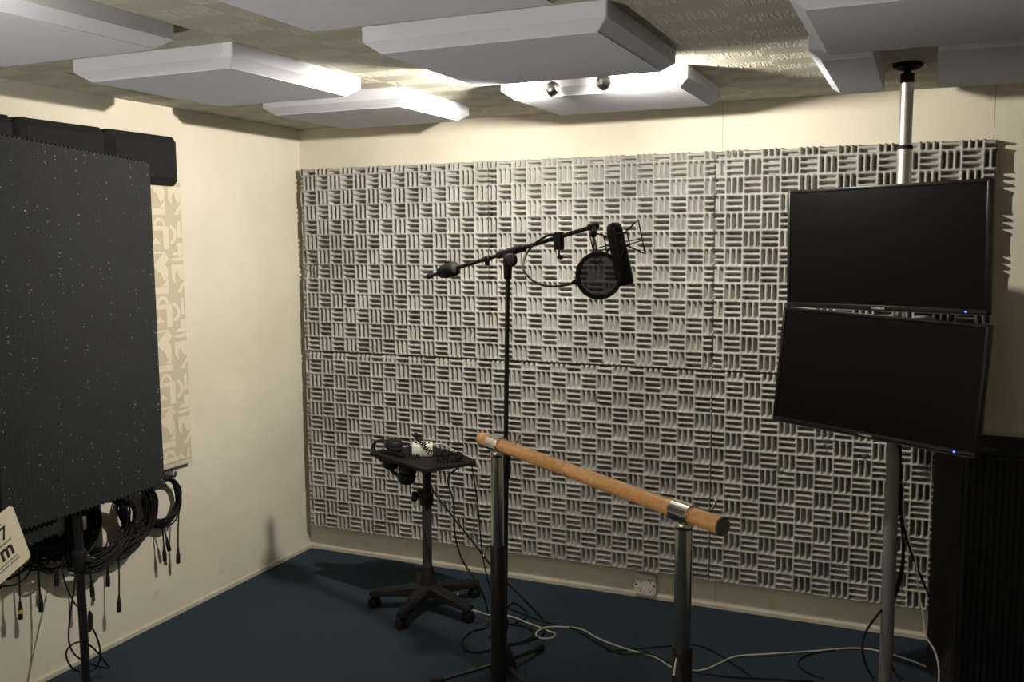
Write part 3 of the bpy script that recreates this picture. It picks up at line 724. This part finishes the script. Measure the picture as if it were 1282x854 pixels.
wire('cable', [at_z(1045, 814, cz), at_z(1018, 818, cz), at_z(1001, 826, cz), at_z(1004, 838, cz), at_z(1030, 850, cz)], .0026, 'cable_black', 'thin dark cable bend on the carpet left of the grey pole')

# ------------------------------------------------------------------ barre
BZ = 1.0
A_ = at_z(622, 563, BZ-.02); B_ = at_z(856, 651, BZ-.02)
e0 = at_z(600, 549.5, BZ); e1 = at_z(904, 659, BZ)
bd = (B_-A_).normalized(); bd.z = 0; bd.normalize(); bn = Vector((-bd.y, bd.x, 0))
pA, pB = Vector((A_.x, A_.y, 0)), Vector((B_.x, B_.y, 0))
bl = [(e0-pA).dot(bd), (e1-pA).dot(bd)]
barre = thing('ballet_barre', (pA+pB)/2, 'portable ballet barre with a round wooden rail on two chrome posts', 'ballet barre')
RR = .0225
a0 = pA+Vector((0, 0, BZ)); 
def on(t): return a0+bd*t
sB = (pB-pA).dot(bd)
mid = sB*.44
rl = MB().cyl(on(bl[0]), on(mid-.0007), RR, n=32, bev=.002).cyl(on(mid+.0007), on(bl[1]), RR, n=32, bev=.002).build('rail', 'beech_wood', barre)
# grain runs along the local x of the rail
MB().cyl(on(mid-.002), on(mid+.002), RR-.0012, n=24).build('rail_joint', 'red_wood', rl)
MB().lathe([(RR+.0004, 0), (RR+.0004, .004), (RR*.96, .006), (.001, .0062)], on(bl[1]), bd, 28).build('end_cap', 'tv_edge', rl)
MB().lathe([(RR+.0002, 0), (RR+.0006, .002), (RR*.9, .006), (.001, .0065)], on(bl[0]), -bd, 28).build('end_cap', 'beech_wood', rl)
for nm, s in (('A', 0), ('B', sB)):
    p = pA+bd*s
    po = MB().cyl(p+Vector((0, 0, .50)), p+Vector((0, 0, BZ-RR)), .0225, n=28).build('post', 'chrome', barre)
    br_ = MB().lathe([(RR+.0045, -.036), (RR+.006, -.034), (RR+.006, .034), (RR+.0045, .036)], on(s), bd, 32, cap=False).lathe([(RR+.0045, -.036), (RR+.0004, -.036)], on(s), bd, 32, cap=False).lathe([(RR+.0045, .036), (RR+.0004, .036)], on(s), bd, 32, cap=False).build('rail_bracket', 'chrome', barre)
    MB().cyl(p+Vector((0, 0, BZ-RR-.022)), p+Vector((0, 0, BZ-RR-.003)), .0235, n=24, bev=.003).build('bracket_neck', 'chrome', br_)
    sc = on(s+.03)+bn*(RR+.004)
    MB().tube([sc, sc+bn*.030, sc+bn*.034+bd*.012+Vector((0, 0, .012)), sc+bn*.036+bd*.022+Vector((0, 0, .034))], .0028, 8).sphere(sc+bn*.036+bd*.022+Vector((0, 0, .036)), .0048, 10).sphere(sc+bn*.026, .0045, 10).build('lock_screw', 'chrome', br_)
    sl = MB().cyl(p+Vector((0, 0, .03)), p+Vector((0, 0, .64)), .0265, n=28, bev=.003).build('sleeve', 'black_metal', barre)
    sd = (-bd*.8-bn*.3).normalized() if nm == 'A' else (bd*.5-bn*.85).normalized()
    q = p+Vector((0, 0, .622))+sd*.026
    MB().tube([q, q+sd*.018, q+sd*.026+Vector((0, 0, -.010)), q+sd*.036+Vector((0, 0, -.034))], .003, 8).sphere(q+sd*.037+Vector((0, 0, -.036)), .005, 10).build('height_screw', 'chrome', sl)
    MB().lathe([(.17, 0), (.17, .010), (.165, .016), (.10, .030), (.05, .040), (.034, .060), (.028, .09)], p, n=48).build('round_base', 'black_metal', barre)

# ------------------------------------------------------------------ microphone stand with boom
SP = Vector((1.648, -1.03, 0))
ms = thing('microphone_stand', SP, 'black boom microphone stand on a tripod base behind the barre', 'microphone stand')
piv = at_y(636, 316, -1.03)
lean = Vector((piv.x-SP.x, 0, 0))
def on_pole(z): return SP+lean*(z/piv.z)+Vector((0, 0, z))
MB().lathe([(.040, .028), (.052, .036), (.050, .060), (.034, .105), (.024, .135), (.018, .14)], SP, n=24).build('tripod_hub', 'black_plastic', ms)
for a in (80, 218, 327):
    A = math.radians(a); d = Vector((math.cos(A), math.sin(A), 0))
    k = MB().tube([SP+d*.02+Vector((0, 0, .062)), SP+d*.06+Vector((0, 0, .056)), SP+d*.262+Vector((0, 0, .020))], .0085, 10).build('leg', 'black_metal', ms)
    MB().cyl(SP+d*.235+Vector((0, 0, .026)), SP+d*.290+Vector((0, 0, .0155)), .0115, .014, n=14, bev=.003).build('rubber_foot', 'black_rubber', k)
MB().cyl(on_pole(.10), on_pole(.90), .0125, n=18).build('lower_tube', 'black_metal', ms)
MB().cyl(on_pole(.80), on_pole(.935), .019, n=18, bev=.004).build('height_clutch', 'black_plastic', ms)
k = on_pole(.17)
MB().cyl(k, k+Vector((-.055, -.02, .0)), .010, n=12, bev=.002).cyl(on_pole(.2), on_pole(.24), .017, n=14, bev=.004).build('leg_knob', 'black_plastic', ms)
MB().cyl(on_pole(.90), on_pole(piv.z-.02), .0088, n=16).build('upper_tube', 'black_metal', ms)
bend = at_d(742, 284, 3.20)
bdv = (bend-piv); bl_ = bdv.length; bv = bdv.normalized()
# back end of the boom: walk back along the same line until it shows left of the pole
best = min((abs((641+F*((piv-bv*t-CAM).dot(RGT))/((piv-bv*t-CAM).dot(FWD)))-537), t) for t in [i*.005 for i in range(10, 200)])
back = piv-bv*best[1]
MB().cyl(back, bend, .0078, n=16).build('boom', 'black_metal', ms)
cwt = min((abs((641+F*((piv-bv*t-CAM).dot(RGT))/((piv-bv*t-CAM).dot(FWD)))-562), t) for t in [i*.005 for i in range(5, 200)])[1]
cw = piv-bv*cwt
MB().tube([cw-bv*.055, cw-bv*.050, cw-bv*.022, cw+bv*.035, cw+bv*.045, cw+bv*.05], [.014, .022, .029, .029, .022, .010], 18).box(cw+Vector((0, 0, .030)), (.022, .02, .014), None, .004).build('counterweight', 'black_rubber', ms)
MB().tube([back-bv*.006, back-bv*.004, back+bv*.02, back+bv*.022], [.008, .0105, .0105, .008], 14).build('boom_end_cap', 'black_rubber', ms)
x_, y_, z_ = basis(bv)
sidev = bv.cross(Vector((0, 0, 1))).normalized()
jt = MB().tube([piv-bv*.055, piv-bv*.05, piv+bv*.085, piv+bv*.09], [.012, .015, .015, .011], 16).box(piv+Vector((0, 0, -.02)), (.032, .030, .06), None, .006).cyl(on_pole(piv.z-.10), on_pole(piv.z-.02), .0145, .018, n=16, bev=.003).build('swivel_joint', 'black_plastic', ms)
kk = piv+Vector((0, 0, -.028))
kdr = (bv*.8+sidev*.45); kdr.z = 0; kdr.normalize()
MB().lathe([(.012, .012), (.022, .016), (.026, .022), (.026, .040), (.022, .046), (.010, .048)], kk, kdr, 16).build('wing_knob', 'black_plastic', jt)
kk = piv-bv*.115
MB().cyl(kk, kk+Vector((0, 0, -.026)), .009, n=12, bev=.002).tube([kk-bv*.014, kk+bv*.014], .0115, 12).build('cable_clip', 'black_plastic', ms)
MB().lathe([(.008, 0), (.013, .005), (.015, .02), (.013, .034), (.006, .036)], bend-bv*.02, bv, 16).build('boom_tip', 'black_plastic', ms)

# ---- shock mount
DM = 3.13
mt, mbm = at_d(767.5, 279, DM), at_d(783.5, 357, DM)
ma = (mbm-mt).normalized(); ml = (mbm-mt).length
sm = thing('shock_mount', bend, 'black wire spider shock mount at the end of the boom', 'shock mount')
pd_ = (bend-mt); 
tip = bend+bv*.012
sw = at_d(743, 293, 3.17)
MB().sphere(tip, .014, 14).tube([tip, (tip+sw)/2+Vector((0, 0, .002)), sw], .009, 10).cyl(sw-FWD*.012, sw+FWD*.012, .012, n=14, bev=.003).build('swivel', 'black_plastic', sm)
mx, my = RGT-ma*RGT.dot(ma), None
mx.normalize(); my = ma.cross(mx)          # mx: right in the picture, my: along the view
cen = mt+ma*(.30*ml)
def smp(a, h, r): return cen+mx*(r*math.cos(a))+my*(r*math.sin(a))+ma*h
NA = 6
upper = [smp(i*PI/2+.15, -.056, .083) for i in range(4)]; lower = [smp(i*PI/2+.15, .060, .083) for i in range(4)]
frame = MB().torus(smp(0, .012, 0), .0825, .0021, ma, 40, 6)
for i in range(4): frame.cyl(upper[i], lower[i], .0021, n=8)
frame.cyl(smp(PI, .012, .081), sw, .004, n=8).cyl(smp(PI*1.2, .012, .081), sw, .003, n=8)
frame.build('outer_frame', 'black_metal', sm)
inn = MB().torus(smp(0, -.022, 0), .040, .0024, ma, 28, 6).torus(smp(0, .020, 0), .041, .0024, ma, 28, 6)
for i in range(4): inn.cyl(smp(i*PI/2+.4, -.022, .040), smp(i*PI/2+.4, .020, .041), .0024, n=6)
inn.build('inner_ring', 'black_metal', sm)
for i in range(4):
    for h, c4 in ((-.022, upper), (.020, lower)):
        MB().tube([smp(.15+i*PI/2-.75, h, .041), c4[i], smp(.15+i*PI/2+.75, h, .041)], .0016, 6).build('elastic_band', 'black_rubber', sm)

# ---- microphone, hung upside down
mic = thing('microphone', mbm, 'large black studio microphone hanging upside down behind the pop filter', 'microphone')
MB().lathe([(.010, 0), (.019, .004), (.0245, .012), (.0265, .022), (.027, .03), (.0275, ml*.30)], mt, ma, 28).build('tail_cap', 'black_plastic', mic)
MB().lathe([(.0272, ml*.30), (.0285, ml*.305), (.0290, ml*.56), (.0285, ml*.565)], mt, ma, 28).build('body', 'black_metal', mic)
MB().lathe([(.0282, ml*.565), (.0288, ml*.58), (.0296, ml*.93), (.0285, ml*.97), (.022, ml)], mt, ma, 28).build('grille', 'black_leather', mic)
MB().torus(mt+ma*(ml*.565), .0292, .0016, ma, 32, 6).build('trim_ring', 'black_metal', mic)

# ---- pop filter
DP = 3.02
pf = thing('pop_filter', at_d(750, 345, DP), 'round black mesh pop filter on a curved gooseneck in front of the microphone', 'pop filter')
pc_ = at_d(750, 345, DP); pr_ = 28*DP/F
pnv = (CAM-pc_).normalized()*.93+RGT*.22; pnv.normalize()
MB().torus(pc_, pr_, .0052, pnv, 56, 10).torus(pc_, pr_*.985, .0075, pnv, 56, 8).build('ring', 'black_plastic', pf)
MB().lathe([(pr_*.985, 0.0008), (pr_*.6, .0016), (.001, .0016), (.001, 0), (pr_*.985, -.0008)], pc_, pnv, 48, cap=False).build('mesh_screen', 'gauze', pf)
cl = at_d(702, 293, 3.32)
# put the clamp on the boom itself
cl = bend-bv*((bend-cl).dot(bv)); 
MB().box(cl+Vector((0, 0, -.014)), (.030, .026, .062), rotz(math.atan2(bv.y, bv.x)), .004).cyl(cl+Vector((.0, 0, -.04)), cl+Vector((0, 0, -.07)), .0035, n=8).cyl(cl+Vector((-.004, 0, -.07)), cl+Vector((.012, -.004, -.071)), .0085, n=12, bev=.002).build('clamp', 'black_plastic', pf)
dcl = (cl-CAM).dot(FWD)
gp = [cl+Vector((0, 0, -.010)), at_d(690, 294, dcl+.02), at_d(672, 303, dcl+.03), at_d(659, 318, dcl+.02), at_d(655, 334, dcl-.03), at_d(662, 347, dcl-.10), at_d(676, 356, dcl-.17), at_d(694, 358.5, dcl-.24), at_d(710, 356.5, DP+.01), at_d(723, 352, DP)]
MB().tube(smooth_path(gp, 8), .0042, 8).build('gooseneck', 'black_metal', pf)
MB().tube([at_d(716, 354.5, DP), at_d(719, 353.5, DP), at_d(724, 351.5, DP)], [.005, .009, .007], 10).build('ring_joint', 'black_plastic', pf)

# ------------------------------------------------------------------ pole with two televisions
PX, PY = 3.022, -.640
pole = thing('support_pole', (PX, PY, 0), 'floor to ceiling pole, grey below and chrome above, carrying the televisions', 'support pole')
MB().lathe([(.075, 0), (.075, .006), (.06, .012), (.024, .016)], (PX, PY, 0)).build('foot_plate', 'grey_paint', pole)
MB().cyl((PX, PY, .012), (PX, PY, 1.95), .0235, n=28).build('lower_tube', 'grey_paint', pole)
MB().cyl((PX, PY, 1.30), (PX, PY, 2.015), .0245, n=28).build('middle_tube', 'brushed_steel', pole)
MB().cyl((PX, PY, 2.010), (PX, PY, 2.024), .0262, n=28, bev=.003).build('black_collar', 'black_rubber', pole)
MB().cyl((PX, PY, 2.02), (PX, PY, 2.235), .0218, n=28).build('upper_tube', 'brushed_steel', pole)
MB().cyl((PX, PY, 2.235), (PX, PY, 2.268), .0226, n=28, bev=.002).build('top_sleeve', 'black_plastic', pole)
MB().lathe([(.012, 2.268), (.012, 2.276), (.030, 2.280), (.048, 2.288), (.050, 2.296), (.046, H-.0005)], (PX, PY, 0), n=32).build('ceiling_flange', 'black_rubber', pole)
def tv(cx, cy, cz, yaw, tilt, roll, w, h, label, name_pos, tvgroup):
    t = thing('television', (cx, cy, cz-h/2), label, 'television', tvgroup)
    X = Vector((math.cos(yaw), math.sin(yaw), 0)); N = Vector((math.sin(yaw), -math.cos(yaw), 0)); Z = Vector((0, 0, 1))
    Zt = Z*math.cos(tilt)+N*math.sin(tilt)
    X2 = X*math.cos(roll)+Zt*math.sin(roll); Z2 = -X*math.sin(roll)+Zt*math.cos(roll); N2 = X2.cross(Z2)
    N2 = N2 if N2.dot(N) > 0 else -N2
    R = Matrix((X2, Z2, N2)).transposed()       # local x right, y up, z towards the viewer
    M4 = Matrix.Translation((cx, cy, cz)) @ R.to_4x4()
    def put(mb): mb.bm.transform(M4); return mb
    put(MB().box((0, 0, -.018), (w, h, .032), None, .004)).build('back_case', 'tv_bezel', t)
    put(MB().box((0, -.02, -.045), (w*.62, h*.62, .03), None, .010)).build('rear_housing', 'tv_bezel', t)
    bz = .011; bb = .020
    k = MB()
    k.box((0, h/2-bz/2, .001), (w, bz, .008), None, .0015); k.box((-w/2+bz/2, 0, .001), (bz, h, .008), None, .0015); k.box((w/2-bz/2, 0, .001), (bz, h, .008), None, .0015)
    k.box((0, -h/2+bb/2, .001), (w, bb, .009), None, .0025)
    put(k).build('bezel', 'tv_bezel', t)
    put(MB().box((0, (bb-bz)/2, -.001), (w-2*bz, h-bz-bb, .004))).build('screen', 'tv_screen', t, smooth=False)
    put(MB().box((.0, -h/2+.0012, .002), (w*.98, .0018, .008))).build('lower_edge_strip', 'tv_edge', t, smooth=False)
    put(MB().sphere((w/2-.066, -h/2+.0105, .0058), .0034, 12)).build('power_light', 'led_blue', t)
    text_mesh('THOMSON', .0098, 'logo_grey', M4 @ Matrix.Translation((-.027, -h/2+.0065, .0058)), 'maker_lettering', t, .0002)
    # bracket back to the pole
    pc = Vector((cx, cy, cz))-N2*.058; pp = Vector((PX, PY, cz)); dd = (pc-pp)
    b = MB().cyl(pp+Vector((0, 0, -.045)), pp+Vector((0, 0, .045)), .033, n=24, bev=.004).build('pole_clamp', 'black_metal', t)
    if dd.length > .03: MB().tube([pp, pc], .016, 10).build('bracket_arm', 'black_metal', b)
    return t
TG = 'black televisions stacked on the pole'
tv(2.958, -.752, 1.668, math.radians(-26), math.radians(.8), math.radians(.6), .73, .432, 'upper one of the two black televisions on the pole', 0, TG)
tv(2.950, -.800, 1.228, math.radians(-23), math.radians(-5.0), math.radians(-1.9), .73, .428, 'lower one of the two black televisions on the pole, tilted back', 0, TG)

# cables beside the pole
Yc = -.60
bun = thing('cable_bundle', (3.07, Yc, .9), 'bundle of black cables tied beside the grey pole below the televisions', 'cable')
MB().tube(smooth_path([at_y(1124, 552, -.66), at_y(1125, 590, -.63), at_y(1127, 640, Yc), at_y(1131, 680, Yc), at_y(1130, 715, Yc), at_y(1120, 748, -.62), at_y(1100, 768, -.66), at_y(1082, 796, -.72), at_y(1081, 822, -.78), at_z(1091, 846, .006), at_z(1104, 856, .006)], 6), .0045, 7).build('cord', 'cable_black', bun)
MB().tube(smooth_path([at_y(1127, 552, -.66), at_y(1128, 600, -.63), at_y(1129, 650, Yc), at_y(1130, 700, Yc), at_y(1121, 745, Yc), at_y(1114, 790, -.56), at_y(1112, 815, -.54), at_z(1118, 838, .006), at_z(1130, 850, .006)], 6), .0045, 7).build('cord', 'cable_black', bun)
MB().tube(smooth_path([at_y(1126, 555, -.66), at_y(1126, 600, -.63), at_y(1128, 640, Yc), at_y(1136, 678, -.55), at_y(1150, 715, -.46), at_y(1164, 748, -.38)], 6), .0042, 7).build('cord', 'cable_black', bun)
MB().tube(smooth_path([at_y(1123, 552, -.66), at_y(1126, 620, Yc), at_y(1126, 646, Yc)], 6), .0055, 7).build('cord', 'cable_black', bun)
for yy in (587, 603, 625, 645):
    MB().torus(at_y(1127, yy, -.625 if yy < 620 else Yc), .0095, .0016, (0, 0, 1), 16, 6).build('cable_tie', 'cable_grey', bun)
wire('cable', [at_y(1131, 607, Yc-.012), at_y(1131, 640, Yc-.012), at_y(1138, 675, Yc-.012), at_y(1147, 705, Yc-.012), at_y(1149, 735, Yc-.012), at_y(1155, 765, Yc-.02), at_y(1159, 795, -.64), at_y(1170, 815, -.66), at_y(1175, 835, -.68), at_y(1175, 860, -.70)], .0034, 'cable_grey', 'thin white cable hanging beside the grey pole in front of the black cabinet')

# ------------------------------------------------------------------ black cabinet at the right
cb = thing('bass_trap', (3.4, -.4, 0), 'black block with ribbed front standing at the right frame edge below the televisions', 'bass trap')
c0 = Vector((3.162, -.300, 0)); c1 = Vector((3.255, -.505, 0)); c2 = Vector((3.74, -.475, 0)); c3 = Vector((3.70, -.13, 0)); c4 = Vector((3.20, -.13, 0)); HB = .925
MB().prism([(p.x, p.y) for p in (c0, c1, c2, c3, c4)], HB).build('core', 'charcoal_foam', cb, smooth=False)
rings = []; dd = c2-c1; Ld = dd.length; dd.normalize(); nn = Vector((dd.y, -dd.x, 0)); k = 0
n_r = 22
for i in range(n_r*6+1):
    p = c1+dd*(.006+(Ld-.012)*i/(n_r*6)); off = .010*(.5-.5*math.cos(2*PI*i/6))
    rings.append([p-nn*.004+Vector((0, 0, .01)), p+nn*(.003+off)+Vector((0, 0, .01)), p+nn*(.003+off)+Vector((0, 0, HB-.01)), p-nn*.004+Vector((0, 0, HB-.01))])
MB().ring_sweep(rings).build('ribbed_front', 'black_leather', cb, angle=60)
rw = thing('wooden_board', (3.4, -.66, 0), 'reddish brown board on the floor in the lower right corner', 'board')
g0, g1 = at_z(1236, 849, .012), at_z(1300, 853, .012)
gdv = (g1-g0); ga_ = math.atan2(gdv.y, gdv.x); gm = (g0+g1)/2+Vector((math.sin(ga_)*.05, -math.cos(ga_)*.05, 0))
MB().box((gm.x, gm.y, .0115), (gdv.length+.02, .10, .022), rotz(ga_), .003).build('board', 'red_wood', rw, smooth=False)
s0 = at_z(1264, 848, .004); s1 = at_y(1284, 820, s0.y+.02); s1 = s0+(s1-s0)*2.2
pen = thing('metal_rod', s0, 'short pale rod leaning against the black block in the lower right corner', 'rod')
MB().cyl(s0, s0+(s1-s0)*.2, .0035, n=10).build('rod_tip', 'cable_grey', pen)
MB().cyl(s0+(s1-s0)*.22, s1, .0046, n=10).build('rod_body', 'cable_grey', pen)
MB().cyl(s0+(s1-s0)*.19, s0+(s1-s0)*.23, .0036, n=10).build('dark_ring', 'black_rubber', pen)

# ------------------------------------------------------------------ camera, world, view
cam = bpy.data.cameras.new('camera'); cam.sensor_fit = 'HORIZONTAL'; cam.sensor_width = 36; cam.lens = F*36/1282; cam.clip_start = .05
co = bpy.data.objects.new('camera', cam); col.objects.link(co)
co.matrix_world = Matrix(((RGT.x, UP.x, -FWD.x, CAM.x), (RGT.y, UP.y, -FWD.y, CAM.y), (RGT.z, UP.z, -FWD.z, CAM.z), (0, 0, 0, 1)))
sc = bpy.context.scene; sc.camera = co
w = bpy.data.worlds.new('world'); sc.world = w; w.use_nodes = True
w.node_tree.nodes['Background'].inputs[0].default_value = (.01, .01, .012, 1); w.node_tree.nodes['Background'].inputs[1].default_value = .2
vs = sc.view_settings; vs.view_transform = 'Standard'; vs.look = 'None'; vs.gamma = 1; vs.use_curve_mapping = False; vs.exposure = .1
